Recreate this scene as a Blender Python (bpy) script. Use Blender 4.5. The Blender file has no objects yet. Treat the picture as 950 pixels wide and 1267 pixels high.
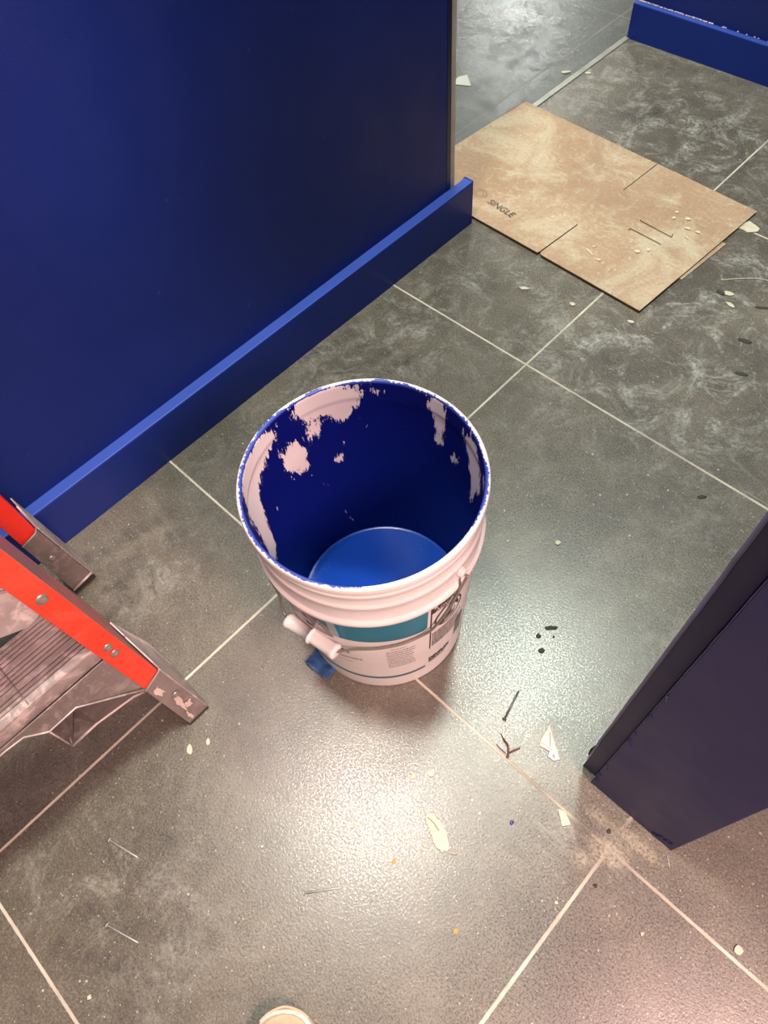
import bpy, bmesh, math, random
import numpy as np
from mathutils import Vector, Matrix, noise as mnoise

random.seed(7)
sc = bpy.context.scene
COL = sc.collection
sin, cos, pi, rad = math.sin, math.cos, math.pi, math.radians

# ------------------------------------------------------------------ helpers
def srgb(r, g, b):
    f = lambda c: (c/255/12.92) if c/255 <= .04045 else ((c/255+.055)/1.055)**2.4
    return (f(r), f(g), f(b), 1)

def tag(o, label=None, cat=None, group=None, kind=None):
    if label: o['label'] = label
    if cat: o['category'] = cat
    if group: o['group'] = group
    if kind: o['kind'] = kind
    return o

def empty(name, loc=(0, 0, 0), rz=0):
    o = bpy.data.objects.new(name, None); COL.objects.link(o)
    o.location = loc; o.rotation_euler = (0, 0, rz); o.empty_display_size = .05
    return o

def obj(name, bm, mat, parent=None, smooth=False, loc=None, bevel=0, seg=2):
    bmesh.ops.recalc_face_normals(bm, faces=bm.faces[:])
    me = bpy.data.meshes.new(name); bm.to_mesh(me); bm.free()
    o = bpy.data.objects.new(name, me); COL.objects.link(o)
    for m in (mat if isinstance(mat, (list, tuple)) else [mat]): me.materials.append(m)
    if smooth:
        for p in me.polygons: p.use_smooth = True
    if parent is not None: o.parent = parent
    if loc: o.location = loc
    if bevel:
        b = o.modifiers.new('bevel', 'BEVEL'); b.width = bevel; b.segments = seg; b.limit_method = 'ANGLE'
        b.harden_normals = False
        for p in me.polygons: p.use_smooth = False
    return o

def box(bm, x0, x1, y0, y1, z0, z1):
    v = [bm.verts.new(p) for p in ((x0,y0,z0),(x1,y0,z0),(x1,y1,z0),(x0,y1,z0),(x0,y0,z1),(x1,y0,z1),(x1,y1,z1),(x0,y1,z1))]
    for f in ((0,3,2,1),(4,5,6,7),(0,1,5,4),(1,2,6,5),(2,3,7,6),(3,0,4,7)): bm.faces.new([v[i] for i in f])

def slab(bm, pts, d):
    """polygon of 3-D points thickened by vector d"""
    d = Vector(d)
    a = [bm.verts.new(p) for p in pts]; b = [bm.verts.new(Vector(p)+d) for p in pts]
    bm.faces.new(a); bm.faces.new(b[::-1])
    n = len(a)
    for i in range(n): bm.faces.new((a[i], b[i], b[(i+1) % n], a[(i+1) % n]))

def prism(bm, pts2, z0, z1):
    slab(bm, [(x, y, z0) for x, y in pts2], (0, 0, z1-z0))

def lathe(bm, prof, n=96, close=False, cx=0, cy=0):
    rings = []
    for r, z in prof:
        if r < 1e-6: rings.append([bm.verts.new((cx, cy, z))])
        else: rings.append([bm.verts.new((cx+r*cos(2*pi*i/n), cy+r*sin(2*pi*i/n), z)) for i in range(n)])
    for a, b in zip(rings, rings[1:]):
        for i in range(n):
            j = (i+1) % n
            if len(a) == 1: bm.faces.new((a[0], b[j], b[i]))
            elif len(b) == 1: bm.faces.new((a[i], a[j], b[0]))
            else: bm.faces.new((a[i], a[j], b[j], b[i]))
    return rings

def tube(bm, pts, r, n=10, caps=True):
    pts = [Vector(p) for p in pts]
    rs = r if isinstance(r, (list, tuple)) else [r]*len(pts)
    rings = []; up = None
    for i, p in enumerate(pts):
        t = (pts[min(i+1, len(pts)-1)]-pts[max(i-1, 0)]).normalized()
        if up is None:
            up = Vector((0, 0, 1)) if abs(t.z) < .9 else Vector((1, 0, 0))
        s = t.cross(up).normalized(); up = s.cross(t).normalized()
        rings.append([bm.verts.new(p+(s*cos(2*pi*k/n)+up*sin(2*pi*k/n))*rs[i]) for k in range(n)])
    for a, b in zip(rings, rings[1:]):
        for k in range(n): bm.faces.new((a[k], a[(k+1) % n], b[(k+1) % n], b[k]))
    if caps: bm.faces.new(rings[0][::-1]); bm.faces.new(rings[-1])

def catmull(P, n=10):
    P = [Vector(p) for p in P]; Q = [P[0]*2-P[1]]+P+[P[-1]*2-P[-2]]; out = []
    for i in range(1, len(Q)-2):
        a, b, c, d = Q[i-1:i+3]
        for k in range(n):
            t = k/n
            out.append(.5*((2*b)+(c-a)*t+(2*a-5*b+4*c-d)*t*t+(3*b-a-3*c+d)*t**3))
    out.append(P[-1]); return out

# ------------------------------------------------------------------ node materials
class NT:
    def __init__(s, name):
        s.m = bpy.data.materials.new(name); s.m.use_nodes = True
        s.t = s.m.node_tree; s.b = s.t.nodes['Principled BSDF']
    def n(s, typ, **kw):
        nd = s.t.nodes.new(typ)
        for k, v in kw.items():
            if k in nd.inputs.keys(): nd.inputs[k].default_value = v
            else: setattr(nd, k, v)
        return nd
    def L(s, a, b): s.t.links.new(a, b)
    def set(s, **kw):
        for k, v in kw.items(): s.b.inputs[k.replace('_', ' ')].default_value = v
    def coord(s, scale=(1, 1, 1), rot=(0, 0, 0), out='Object'):
        c = s.n('ShaderNodeTexCoord'); m = s.n('ShaderNodeMapping')
        m.inputs['Scale'].default_value = scale; m.inputs['Rotation'].default_value = rot
        s.L(c.outputs[out], m.inputs['Vector']); return m.outputs['Vector']
    def noise(s, scale, detail=4, rough=.5, vec=None, dist=0):
        nd = s.n('ShaderNodeTexNoise'); nd.inputs['Scale'].default_value = scale
        nd.inputs['Detail'].default_value = detail; nd.inputs['Roughness'].default_value = rough
        nd.inputs['Distortion'].default_value = dist
        s.L(vec if vec is not None else s.coord(), nd.inputs['Vector']); return nd.outputs['Fac']
    def ramp(s, fac, stops, interp='LINEAR'):
        r = s.n('ShaderNodeValToRGB'); r.color_ramp.interpolation = interp
        e = r.color_ramp.elements
        while len(e) < len(stops): e.new(.5)
        for el, (p, c) in zip(e, stops):
            el.position = p; el.color = c if len(c) == 4 else (*c, 1)
        s.L(fac, r.inputs['Fac']); return r.outputs['Color']
    def g(s, fac, lo, hi):   # smooth grey mask
        m = s.n('ShaderNodeMapRange'); m.interpolation_type = 'SMOOTHSTEP'
        m.inputs['From Min'].default_value = lo; m.inputs['From Max'].default_value = hi
        s.L(fac, m.inputs['Value']); return m.outputs['Result']
    def math(s, op, a, b=None):
        m = s.n('ShaderNodeMath'); m.operation = op
        for i, v in enumerate((a, b)):
            if v is None: continue
            if isinstance(v, (int, float)): m.inputs[i].default_value = v
            else: s.L(v, m.inputs[i])
        return m.outputs[0]
    def mix(s, fac, a, b, blend='MIX'):
        m = s.n('ShaderNodeMix'); m.data_type = 'RGBA'; m.blend_type = blend
        for i, v in ((0, fac), (6, a), (7, b)):
            if isinstance(v, (int, float, tuple)): m.inputs[i].default_value = v
            else: s.L(v, m.inputs[i])
        return m.outputs[2]
    def bump(s, h, strength=.3, dist=.001):
        b = s.n('ShaderNodeBump'); b.inputs['Strength'].default_value = strength
        b.inputs['Distance'].default_value = dist
        s.L(h, b.inputs['Height']); s.L(b.outputs['Normal'], s.b.inputs['Normal'])
    def attr(s, name):
        a = s.n('ShaderNodeAttribute'); a.attribute_name = name; return a.outputs['Fac']
    def col(s, c): s.L(c, s.b.inputs['Base Color'])
    def rough(s, c): s.L(c, s.b.inputs['Roughness'])

def simple(name, c, rough=.5, metal=0, var=.12, vscale=30, bump=.05, bscale=200, coat=0):
    t = NT(name); f = t.noise(vscale, 4, .6)
    a = tuple(x*(1-var) for x in c[:3])+(1,); b = tuple(min(1, x*(1+var)) for x in c[:3])+(1,)
    t.col(t.ramp(f, [(.3, a), (.7, b)]))
    t.set(Roughness=rough, Metallic=metal)
    if coat: t.set(Coat_Weight=coat)
    if bump: t.bump(t.noise(bscale, 2, .5), bump, .0005)
    return t.m

# navy wall paint
def navy(name, base, dark=.85, rough=.42, bumpS=.25, spec=.25):
    t = NT(name)
    f = t.noise(2.2, 3, .5)
    lo = tuple(x*dark for x in base[:3])+(1,); hi = tuple(x*(2-dark) for x in base[:3])+(1,)
    c = t.ramp(f, [(.3, lo), (.7, hi)])
    spk = t.g(t.noise(60, 2, .5), .74, .78)
    c = t.mix(t.math('MULTIPLY', spk, .25), c, srgb(60, 80, 160))
    t.col(c)
    t.rough(t.ramp(t.noise(9, 3, .6), [(.3, (rough-.05,)*3), (.7, (rough+.08,)*3)]))
    t.bump(t.math('ADD', t.noise(320, 3, .6), t.math('MULTIPLY', t.noise(35, 3, .6), .8)), bumpS, .0008)
    t.set(Specular_IOR_Level=spec)
    return t.m
M_wall = navy('navy_wall_paint', (.0022, .0135, .135, 1), .82, .52, .25, .38)
M_base = navy('navy_baseboard_paint', (.0055, .022, .185, 1), .92, .36, .12)
M_ledge = navy('navy_ledge_toplit', (.035, .075, .36, 1), .85, .5, .3)  # lighter navy: light caught from above is painted into the ledge tops
M_pillar = navy('navy_dark_paint', (.013, .012, .085, 1), .85, .50, .22, .55)

# worn top edge of the far baseboard: caulk flecks
M_caulk = simple('white_caulk', srgb(205, 205, 215), .6)
M_dark_blob = simple('dark_blob', srgb(40, 40, 44), .8)
M_trim = simple('raw_metal_edge', srgb(196, 180, 168), .5, 0, .2, 25)

# ------------------------------------------------------------------ FLOOR
GX0, GY0, TS = -.5268, .2376, .6093
def floor_material():
    t = NT('grey_porcelain_tile')
    co = t.n('ShaderNodeTexCoord'); P = co.outputs['Object']
    sx = t.n('ShaderNodeSeparateXYZ'); t.L(P, sx.inputs[0])
    X, Y = sx.outputs[0], sx.outputs[1]
    back = t.g(X, -1.052, -1.056)                      # 1 on the room beyond the threshold (x < -1.054)
    def dist_line(v, off):
        a = t.math('DIVIDE', t.math('SUBTRACT', v, off), TS)
        fr = t.math('SUBTRACT', a, t.math('ROUND', a))
        return t.math('MULTIPLY', t.math('ABSOLUTE', fr), TS)
    d = t.math('MINIMUM', dist_line(X, GX0), dist_line(Y, GY0))
    wob = t.math('MULTIPLY', t.math('SUBTRACT', t.noise(90, 2, .5, P), .5), .0012)
    d = t.math('ADD', d, wob)
    grout = t.math('SUBTRACT', 1.0, t.g(d, .0014, .0025))
    # slate mottling
    n1 = t.noise(3.2, 6, .62, P, .6); n2 = t.noise(16, 8, .7, P, .8); n3 = t.noise(300, 3, .7, P)
    c = t.ramp(n1, [(.30, srgb(86, 80, 69)), (.55, srgb(105, 98, 85)), (.75, srgb(124, 116, 101))])
    c2 = t.ramp(n2, [(.30, (.78, .78, .78)), (.5, (1, 1, 1)), (.72, (1.25, 1.25, 1.25))])
    c = t.mix(1.0, c, c2, 'MULTIPLY')
    c3 = t.ramp(n3, [(.32, (.62, .62, .62)), (.5, (.97, .97, .97)), (.70, (1.5, 1.5, 1.5))])
    c = t.mix(.9, c, c3, 'MULTIPLY')
    # boot-print dirt, dark
    dk = t.attr('dark')
    c = t.mix(t.math('MULTIPLY', dk, t.g(t.noise(60, 3, .6, P), .25, .6)), c, srgb(62, 58, 52))
    # dust film with swirls
    dust = t.attr('dust')
    wv = t.n('ShaderNodeTexWave'); wv.wave_type = 'RINGS'; wv.rings_direction = 'SPHERICAL'
    wv.inputs['Scale'].default_value = 14; wv.inputs['Distortion'].default_value = 14
    wv.inputs['Detail'].default_value = 3; wv.inputs['Detail Scale'].default_value = 1.2
    t.L(P, wv.inputs['Vector'])
    sw = t.math('MULTIPLY', t.g(wv.outputs['Fac'], .72, .95), t.g(t.noise(11, 5, .65, P), .5, .66))
    smear = t.math('MULTIPLY', t.g(t.noise(13, 10, .8, P, 1.0), .46, .66), t.g(t.noise(130, 4, .7, P), .30, .62))
    dm = t.math('MULTIPLY', dust, t.math('ADD', t.math('MULTIPLY', smear, .85), t.math('MULTIPLY', sw, .22)))
    c = t.mix(dm, c, srgb(178, 176, 166))
    # scratches
    for rot, sc_, th in ((.5, (4, 70, 1), .70), (2.1, (60, 5, 1), .715), (1.2, (5, 90, 1), .72)):
        v = t.coord(sc_, (0, 0, rot)); s_ = t.g(t.noise(1.0, 5, .7, v, 1.1), th, th+.03)
        c = t.mix(t.math('MULTIPLY', s_, t.math('ADD', t.math('MULTIPLY', dust, .55), .10)), c, srgb(200, 198, 188))
    # specks of dropped plaster
    for sc_, th, amt in ((330, .16, .5), (140, .10, .8), (48, .045, .9)):
        vo = t.n('ShaderNodeTexVoronoi'); vo.inputs['Scale'].default_value = sc_
        t.L(P, vo.inputs['Vector'])
        keep = t.g(t.noise(sc_*.37, 1, .5, P), .53, .6)
        m_ = t.math('MULTIPLY', t.math('SUBTRACT', 1.0, t.g(vo.outputs['Distance'], th, th+.06)), keep)
        c = t.mix(t.math('MULTIPLY', m_, amt), c, srgb(196, 190, 176))
    # sawdust
    sd = t.attr('saw')
    sm = t.math('MULTIPLY', t.g(t.math('ADD', sd, t.math('SUBTRACT', t.noise(55, 9, .85, P), .5)), .35, .85), t.g(t.noise(260, 4, .7, P), .38, .56))
    c = t.mix(t.math('MULTIPLY', sm, .6), c, srgb(176, 168, 140))
    # beyond the threshold the tile is cooler and darker
    cb = t.ramp(t.noise(5, 9, .72, P, 1.4), [(.3, srgb(58, 60, 57)), (.55, srgb(76, 78, 74)), (.75, srgb(112, 113, 107))])
    c = t.mix(back, c, t.mix(1.0, cb, c3, 'MULTIPLY'))
    gc = t.ramp(t.noise(14, 4, .6, P), [(.3, srgb(170, 160, 142)), (.7, srgb(222, 210, 190))])
    gm = t.math('MULTIPLY', grout, t.math('SUBTRACT', 1.0, t.math('MULTIPLY', back, .7)))
    gm = t.math('MULTIPLY', gm, t.math('SUBTRACT', 1.0, t.math('MULTIPLY', t.attr('hide'), 1.0)))
    c = t.mix(gm, c, gc)
    t.col(c)
    r = t.ramp(t.noise(380, 2, .6, P), [(.36, (.20,)*3), (.64, (.42,)*3)])
    r = t.mix(t.math('MAXIMUM', grout, t.math('MULTIPLY', dm, .8)), r, (.8, .8, .8, 1))
    t.rough(r)
    h = t.math('ADD', t.math('MULTIPLY', n3, .9), t.math('MULTIPLY', n2, .3))
    h = t.math('SUBTRACT', h, t.math('MULTIPLY', grout, 1.2))
    t.bump(h, .24, .0011)
    t.set(Specular_IOR_Level=.95)
    return t.m
M_floor = floor_material()

def build_floor():
    xs = np.concatenate([np.linspace(-4.5, -1.7, 30)[:-1], np.linspace(-1.7, .6, 290), np.linspace(.6, 2.6, 21)[1:]])
    ys = np.concatenate([np.linspace(-1.8, -.6, 14)[:-1], np.linspace(-.6, 2.2, 350), np.linspace(2.2, 4.5, 24)[1:]])
    nx, ny = len(xs), len(ys)
    Xg, Yg = np.meshgrid(xs, ys, indexing='ij')
    co = np.zeros((nx*ny, 3)); co[:, 0] = Xg.ravel(); co[:, 1] = Yg.ravel()
    idx = np.arange(nx*ny).reshape(nx, ny)
    q = np.stack([idx[:-1, :-1], idx[1:, :-1], idx[1:, 1:], idx[:-1, 1:]], -1).reshape(-1, 4)
    me = bpy.data.meshes.new('floor'); me.from_pydata(co.tolist(), [], q.tolist()); me.update()
    X, Y = co[:, 0], co[:, 1]
    def blob(cx, cy, rx, ry, a=0, p=2):
        ca, sa = cos(rad(a)), sin(rad(a)); dx, dy = X-cx, Y-cy
        u = (dx*ca+dy*sa)/rx; v = (-dx*sa+dy*ca)/ry
        return np.exp(-(u*u+v*v)**(p/2))
    dust = np.full(len(X), .10)
    for b in ((-.80, .62, .10, .22, 0, 2, .55), (-.76, .75, .10, .10, 0, 2, .5), (-.70, 1.0, .20, .10, 0, 2, .7), (-.30, 1.1, .25, .30, 0, 2, .9),
              (-.2, 1.35, .25, .25, 0, 2, .8), (-.75, 1.72, .30, .2, 0, 2, .8), (-.85, 1.62, .16, .10, 0, 2, .9), (-.5, 1.65, .3, .12, 0, 2, .6),
              (-.70, .08, .07, .12, 0, 2, .45), (-.36, -.27, .16, .12, 0, 2, .4), (-1.3, 1.7, .5, .5, 0, 2, .8), (-.45, .9, .25, .12, 0, 2, .35),
              (0, .5, .1, .2, 0, 2, .3), (-.06, .31, .04, .04, 0, 2, .5), (.05, .22, .06, .03, 0, 2, .7)):
        dust += blob(*b[:6])*b[6]
    dark = np.zeros(len(X))
    rnd = random.Random(3)
    def print_(cx, cy, ang, n=6, w=.028, h=.009, gap=.022, amt=.75):      # boot print: two rows of lugs
        nonlocal dark
        ca, sa = cos(rad(ang)), sin(rad(ang))
        for i in range(n):
            for s in (-1, 1):
                u = (i-n/2)*gap; v = s*.022
                dark = np.maximum(dark, blob(cx+u*ca-v*sa, cy+u*sa+v*ca, h*1.1, w*.6, ang+s*20, 4)*amt*rnd.uniform(.5, 1))
    print_(-.78, .10, 75, 7, gap=.026); print_(-.72, .03, 80, 5)
    print_(-.84, .62, 80, 8); print_(-.75, .66, 70, 7); print_(-.30, -.28, 30, 8, amt=.7); print_(-.36, -.20, 130, 7, amt=.6)
    print_(-.85, 1.68, 10, 6, .04, .014, .03, .7); print_(-.6, 1.78, 40, 7, .03, .01, .026, .5); print_(-.22, -.27, 40, 5, amt=.4)
    for b in ((.06, .10, .07, .05, 0, .5), (.0, .18, .05, .04, 0, .35), (-.55, 1.08, .05, .02, 30, .5), (-.25, 1.02, .08, .02, 20, .4)):
        dark = np.maximum(dark, blob(b[0], b[1], b[2], b[3], b[4])*b[5])
    saw = np.zeros(len(X))
    for b in ((.085, .235, .035, .022, 20, 1.), (.11, .268, .05, .014, 0, .95), (.055, .262, .04, .014, 0, .8), (.07, .21, .04, .02, 50, .7), (.15, .255, .04, .015, 0, .5),
              (.03, .28, .03, .01, 0, .6)):
        saw = np.maximum(saw, blob(*b[:5])*b[5])
    hide = np.zeros(len(X))
    for b in ((.085, .255, .045, .05, 0, 1), (.045, .24, .03, .025, 0, 1), (.10, .27, .03, .03, 0, 1), (-.04, .2376, .06, .01, 0, .8), (-.40, .8468, .02, .02, 0, .5), (-.22, .8468, .1, .02, 0, .4)):
        hide = np.maximum(hide, blob(*b[:5])*b[5])
    for nm, a in (('dust', np.clip(dust, 0, 1)), ('dark', dark), ('saw', saw), ('hide', hide)):
        at = me.attributes.new(nm, 'FLOAT', 'POINT'); at.data.foreach_set('value', a.astype(np.float32))
    me.materials.append(M_floor)
    o = bpy.data.objects.new('floor', me); COL.objects.link(o)
    tag(o, kind='structure', label='grey slate-look porcelain tile floor dusted with plaster')
build_floor()

# ------------------------------------------------------------------ WALLS
def struct(name, bm, m, bevel=0, label=None):
    o = obj(name, bm, m, bevel=bevel, seg=3); tag(o, kind='structure', label=label); return o
WX = -.904
bm = bmesh.new(); box(bm, WX-.12, WX, -1.7, 1.057, 0, 2.7); struct('wall_left', bm, M_wall, .0015)
bm = bmesh.new(); box(bm, WX-.010, WX+.0006, 1.046, 1.0572, .10, 2.7); struct('trim_1', bm, simple('black_navy_bead', (.002, .004, .03, 1), .35))
bm = bmesh.new(); box(bm, WX-.118, WX-.002, 1.0575, 1.0735, 0, 2.7); struct('trim_2', bm, M_trim, .0012)

def baseboard(name, pts, nrm, h, d, m, amp=.0006):
    """board along pts[0]->pts[1]; nrm points away from the wall; top eased"""
    bm = bmesh.new(); a, b = Vector(pts[0]), Vector(pts[1]); n = Vector(nrm)
    prof = [(0, 0), (d, 0), (d, h-.003), (d-.0012, h-.0008), (d-.003, h), (0, h+.0004)]
    N = 160; rings = []
    L = (b-a).length
    for i in range(N+1):
        p = a.lerp(b, i/N)
        w = amp*mnoise.noise(Vector((i*L/N*9, 3.1, d*100)))
        rings.append([bm.verts.new((p.x+n.x*(u+(w if u > 0 else 0)), p.y+n.y*(u+(w if u > 0 else 0)), z+(w*.8 if z > .01 else 0))) for u, z in prof])
    for r0, r1 in zip(rings, rings[1:]):
        for k in range(len(prof)): bm.faces.new((r0[k], r0[(k+1) % 6], r1[(k+1) % 6], r1[k]))
    bm.faces.new(rings[0]); bm.faces.new(rings[-1][::-1])
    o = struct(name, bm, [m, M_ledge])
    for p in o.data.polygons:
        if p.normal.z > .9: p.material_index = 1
    return o
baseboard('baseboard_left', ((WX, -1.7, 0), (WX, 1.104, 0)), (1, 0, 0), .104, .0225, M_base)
# rounded end return of the left baseboard
bm = bmesh.new()
prism(bm, [(WX-.004, 1.104), (WX+.0225, 1.104), (WX+.0222, 1.1066), (WX+.0205, 1.109), (WX+.017, 1.1105), (WX-.004, 1.1105)], 0, .1036)
struct('trim_3', bm, M_base, .001)

FY = 1.9742
bm = bmesh.new(); box(bm, -1.046, 1.2, FY+.0155, FY+.14, 0, 2.7); struct('wall_far', bm, M_wall, .0015)
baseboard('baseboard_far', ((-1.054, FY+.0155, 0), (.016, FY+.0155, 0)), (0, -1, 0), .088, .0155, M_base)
# ragged unpainted caulk line along that baseboard's top
bm = bmesh.new(); x = -1.046
r2 = random.Random(5)
while x < -.45:
    L = r2.uniform(.004, .03) if x < -.80 else r2.uniform(.003, .006)
    ys = [FY+.0152-r2.uniform(.0003, .0022 if x < -.8 else .0012) for _ in range(5)]
    a = [bm.verts.new((x+L*k/4, ys[k], .0892)) for k in range(5)]; b = [bm.verts.new((x+L*k/4, FY+.0150, .0905+r2.uniform(0, .0016))) for k in range(5)]
    for k in range(4): bm.faces.new((a[k], a[k+1], b[k+1], b[k]))
    x += L+(r2.uniform(.0005, .004) if x < -.85 else r2.uniform(.004, .035))
struct('trim_4', bm, simple('chipped_caulk', srgb(196, 178, 186), .7))

bm = bmesh.new(); box(bm, .016, .143, .2915, FY+.015, 0, 2.7); struct('wall_right', bm, M_pillar, .0012)
bm = bmesh.new(); box(bm, -.0050, .0158, .3025, FY+.010, 0, 2.7); struct('trim_8', bm, M_pillar, .0010)
# pale worn arris of that board, with a blue run and a small dark blob low down
bm = bmesh.new(); P = [(-.0060+.0003*mnoise.noise(Vector((0, 0, z*.3))), .3022, .045+z*.012) for z in range(0, 80)]
tube(bm, P, [.0006+.0014*min(1, z/18) for z in range(80)], 6)
struct('trim_5', bm, simple('worn_pale_edge', srgb(112, 108, 140), .5, 0, .25, 18))
bm = bmesh.new(); tube(bm, [(-.0062, .3035, .10), (-.0068, .3035, .13), (-.0066, .3035, .20), (-.0056, .3035, .27)], [.0006, .0013, .0012, .0006], 6)
struct('trim_9', bm, simple('blue_run', srgb(60, 90, 170), .4))
bm = bmesh.new(); tube(bm, [(-.0075, .306, .050), (-.0080, .306, .075), (-.0070, .306, .098)], [.0010, .0020, .0010], 6)
struct('trim_10', bm, M_dark_blob)
# painted bead down the pillar corner, drips and a raised seam near the foot
bm = bmesh.new(); rr = random.Random(11)
pts = [(.0158, .2913, z*.01) for z in range(0, 100)]
tube(bm, [(p[0]+.0004*mnoise.noise(Vector((0, 0, p[2]*40))), p[1], p[2]+.003) for p in pts], .0005, 6)
for k in range(12):
    z = rr.uniform(.02, .5); tube(bm, [(.017, .2912, z), (.0175+rr.uniform(0, .004), .2912, z-.006), (.018+rr.uniform(0, .006), .2914, z-.014)], [.0012, .0009, .0004], 6)
for k in range(5):
    z = rr.uniform(.0, .02); x = .12+rr.uniform(-.01, .012)
    tube(bm, [(x, .2911, z+.004), (x+.004, .2911, z+.010)], .0014, 6)
struct('trim_6', bm, simple('paint_bead', (.010, .010, .072, 1), .5))

# threshold strip between the rooms
bm = bmesh.new(); box(bm, -1.062, -1.046, -1.0, FY+.002, 0, .0022)
struct('trim_7', bm, simple('threshold_metal', srgb(165, 165, 155), .35, .5, .2, 20), .0008)

# ------------------------------------------------------------------ BUCKET
BX, BY = -.3737, .2869
RB = lambda z: .1225+.0597*z          # outer wall
def bucket_material():
    t = NT('white_bucket_plastic')
    P = t.coord()
    n = t.noise(34, 8, .75, t.coord((1.3, 1.3, .5), (.25, .1, 0)), .8); n2 = t.noise(190, 5, .75, t.coord((1.2, 1.2, .22), (.3, .2, 0)))
    f = t.math('ADD', t.attr('paint'), t.math('MULTIPLY', t.math('SUBTRACT', t.math('ADD', n, t.math('MULTIPLY', n2, .9)), .95), 3.0))
    m = t.g(f, .49, .52)
    white = t.ramp(t.noise(12, 3, .5), [(.3, srgb(222, 212, 208)), (.7, srgb(236, 228, 224))])
    blue = t.mix(t.attr('rimmy'), (.0025, .005, .135, 1), (.035, .065, .34, 1))
    t.col(t.mix(m, white, blue))
    r = t.mix(m, (.38,)*3+(1,), (.38,)*3+(1,)); t.rough(r)
    t.bump(t.math('ADD', t.math('MULTIPLY', m, 1.0), t.math('MULTIPLY', t.noise(120, 3, .6), .25)), .3, .0008)
    t.set(Subsurface_Weight=.0, Specular_IOR_Level=.4)
    return t.m
M_bucket = bucket_material()
bucket = empty('paint_bucket', (BX, BY, 0))
tag(bucket, 'large white plastic paint bucket smeared blue inside standing on grey tile', 'bucket')

def build_bucket():
    n = 240; H = .3905
    outer = [(.0, .004), (.110, .004), (.1165, .0015), (.1195, .0), (.1225, .0015), (.1232, .006), (.1232, .010), (RB(.013), .013)]
    for k in range(1, 10): outer.append((RB(.013+k*.03), .013+k*.03))
    outer += [(RB(.286), .2862), (.1432, .2868), (.1452, .2880), (.1456, .2905), (.1456, .2935), (.1448, .2955), (.1418, .2968), (.1408, .2985), (.1411, .318), (.1412, .3305),
              (.1424, .3318), (.1434, .3335), (.1436, .336), (.1434, .3385), (.1422, .3400), (.1413, .3415), (.1415, .352), (.1415, .3600), (.1428, .3612), (.1436, .363), (.1437, .366), (.1430, .3678), (.1418, .369), (.1418, .3745),
              (.1440, .3752), (.1458, .3766), (.1464, .379), (.1464, .3855), (.1458, .3885), (.1446, .3901), (.1428, .3906)]
    inner = [(.1412, .3902), (.1402, .3888), (.1395, .3865)]
    for k in range(1, 91): 
        z = .3865-k*(.3865-.006)/90; inner.append((RB(z)-.0032 if z < .36 else .1395-(.3865-z)*.045, z))
    inner += [(.0, .006)]
    prof = outer+inner
    bm = bmesh.new(); rings = lathe(bm, prof, n)
    bm.verts.index_update()
    ro = len(outer); 
    vals = {}; rim = {}
    blobs = [  # angle, z, half-width deg, half-height, strength  -> bare plastic
        (152, .366, 13, .024, 1.25), (165, .375, 9, .018, .95), (147, .340, 5, .018, .8), (164, .325, 4.5, .020, .75), (-178, .300, 7, .024, 1.0), (177, .285, 5, .03, .7),
        (-152, .362, 16, .020, 1.1), (-139, .350, 12, .035, 1.1), (-163, .372, 10, .016, .8), (-137, .310, 8, .035, .9), (-133, .275, 7, .035, .8), (-130, .24, 6, .03, .75),
        (93, .372, 5, .018, .85), (92, .345, 4, .025, .9), (92, .312, 3.5, .012, .7), (68, .358, 8, .018, 1.0), (61, .335, 6, .030, 1.0), (59, .295, 3.5, .035, .85),
        (80, .297, 4, .012, .75), (155, .250, 3, .014, .62), (112, .31, 3, .01, .5), (52, .32, 2.5, .02, .5), (125, .372, 5, .008, .5), (42, .37, 6, .012, .5)]
    for i, ring in enumerate(rings):
        r, z = prof[i]
        for k, v in enumerate(ring):
            a = 360*k/n if len(ring) > 1 else 0
            if i < ro-3: p = -2.6; rm = 0
            elif i <= ro+1:   # the lip: blue smudges along its inner edge
                a2 = (a+180) % 360-180
                s = {-3: -1.3, -2: -.45, -1: .05, 0: .35, 1: 1.0}[i-ro]
                def seg(c, w): 
                    d = (a2-c+180) % 360-180; return math.exp(-(d/w)**4)
                s += .85*seg(-80, 36)+.55*seg(-140, 22)+.7*seg(-172, 9)+.75*seg(30, 15)+.3*seg(90, 16)+.7*seg(125, 5)+.6*seg(160, 5)-.4*seg(-15, 22)
                p = s; rm = 1
            else:
                p = 1.30
                for (ba, bz, wa, wz, st) in blobs:
                    d = (a-ba+180) % 360-180
                    p -= st*1.75*math.exp(-((d/wa)**2+((z-bz)/wz)**2)**.85)
                if z > .383: p -= .15
                rm = 0
            vals[v.index] = p; rim[v.index] = rm
    N = len(bm.verts)
    o = obj('bucket_body', bm, M_bucket, bucket, smooth=True)
    for nm, dct in (('paint', vals), ('rimmy', rim)):
        at = o.data.attributes.new(nm, 'FLOAT', 'POINT'); at.data.foreach_set('value', np.array([dct[i] for i in range(N)], dtype=np.float32))
    # vertical gussets between the collar ribs
    for a in ():
        bm = bmesh.new()
        ca, sa = cos(rad(a+8)), sin(rad(a+8)); tx, ty = -sa*.0008, ca*.0008
        for z0, z1 in ((.2965, .3315),):
            slab(bm, [(ca*.140-tx, sa*.140-ty, z0), (ca*.1440-tx, sa*.1440-ty, z0), (ca*.1428-tx, sa*.1428-ty, z1), (ca*.140-tx, sa*.140-ty, z1)], (2*tx, 2*ty, 0))
        obj('collar_rib', bm, M_bucket, bucket)
build_bucket()

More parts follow.
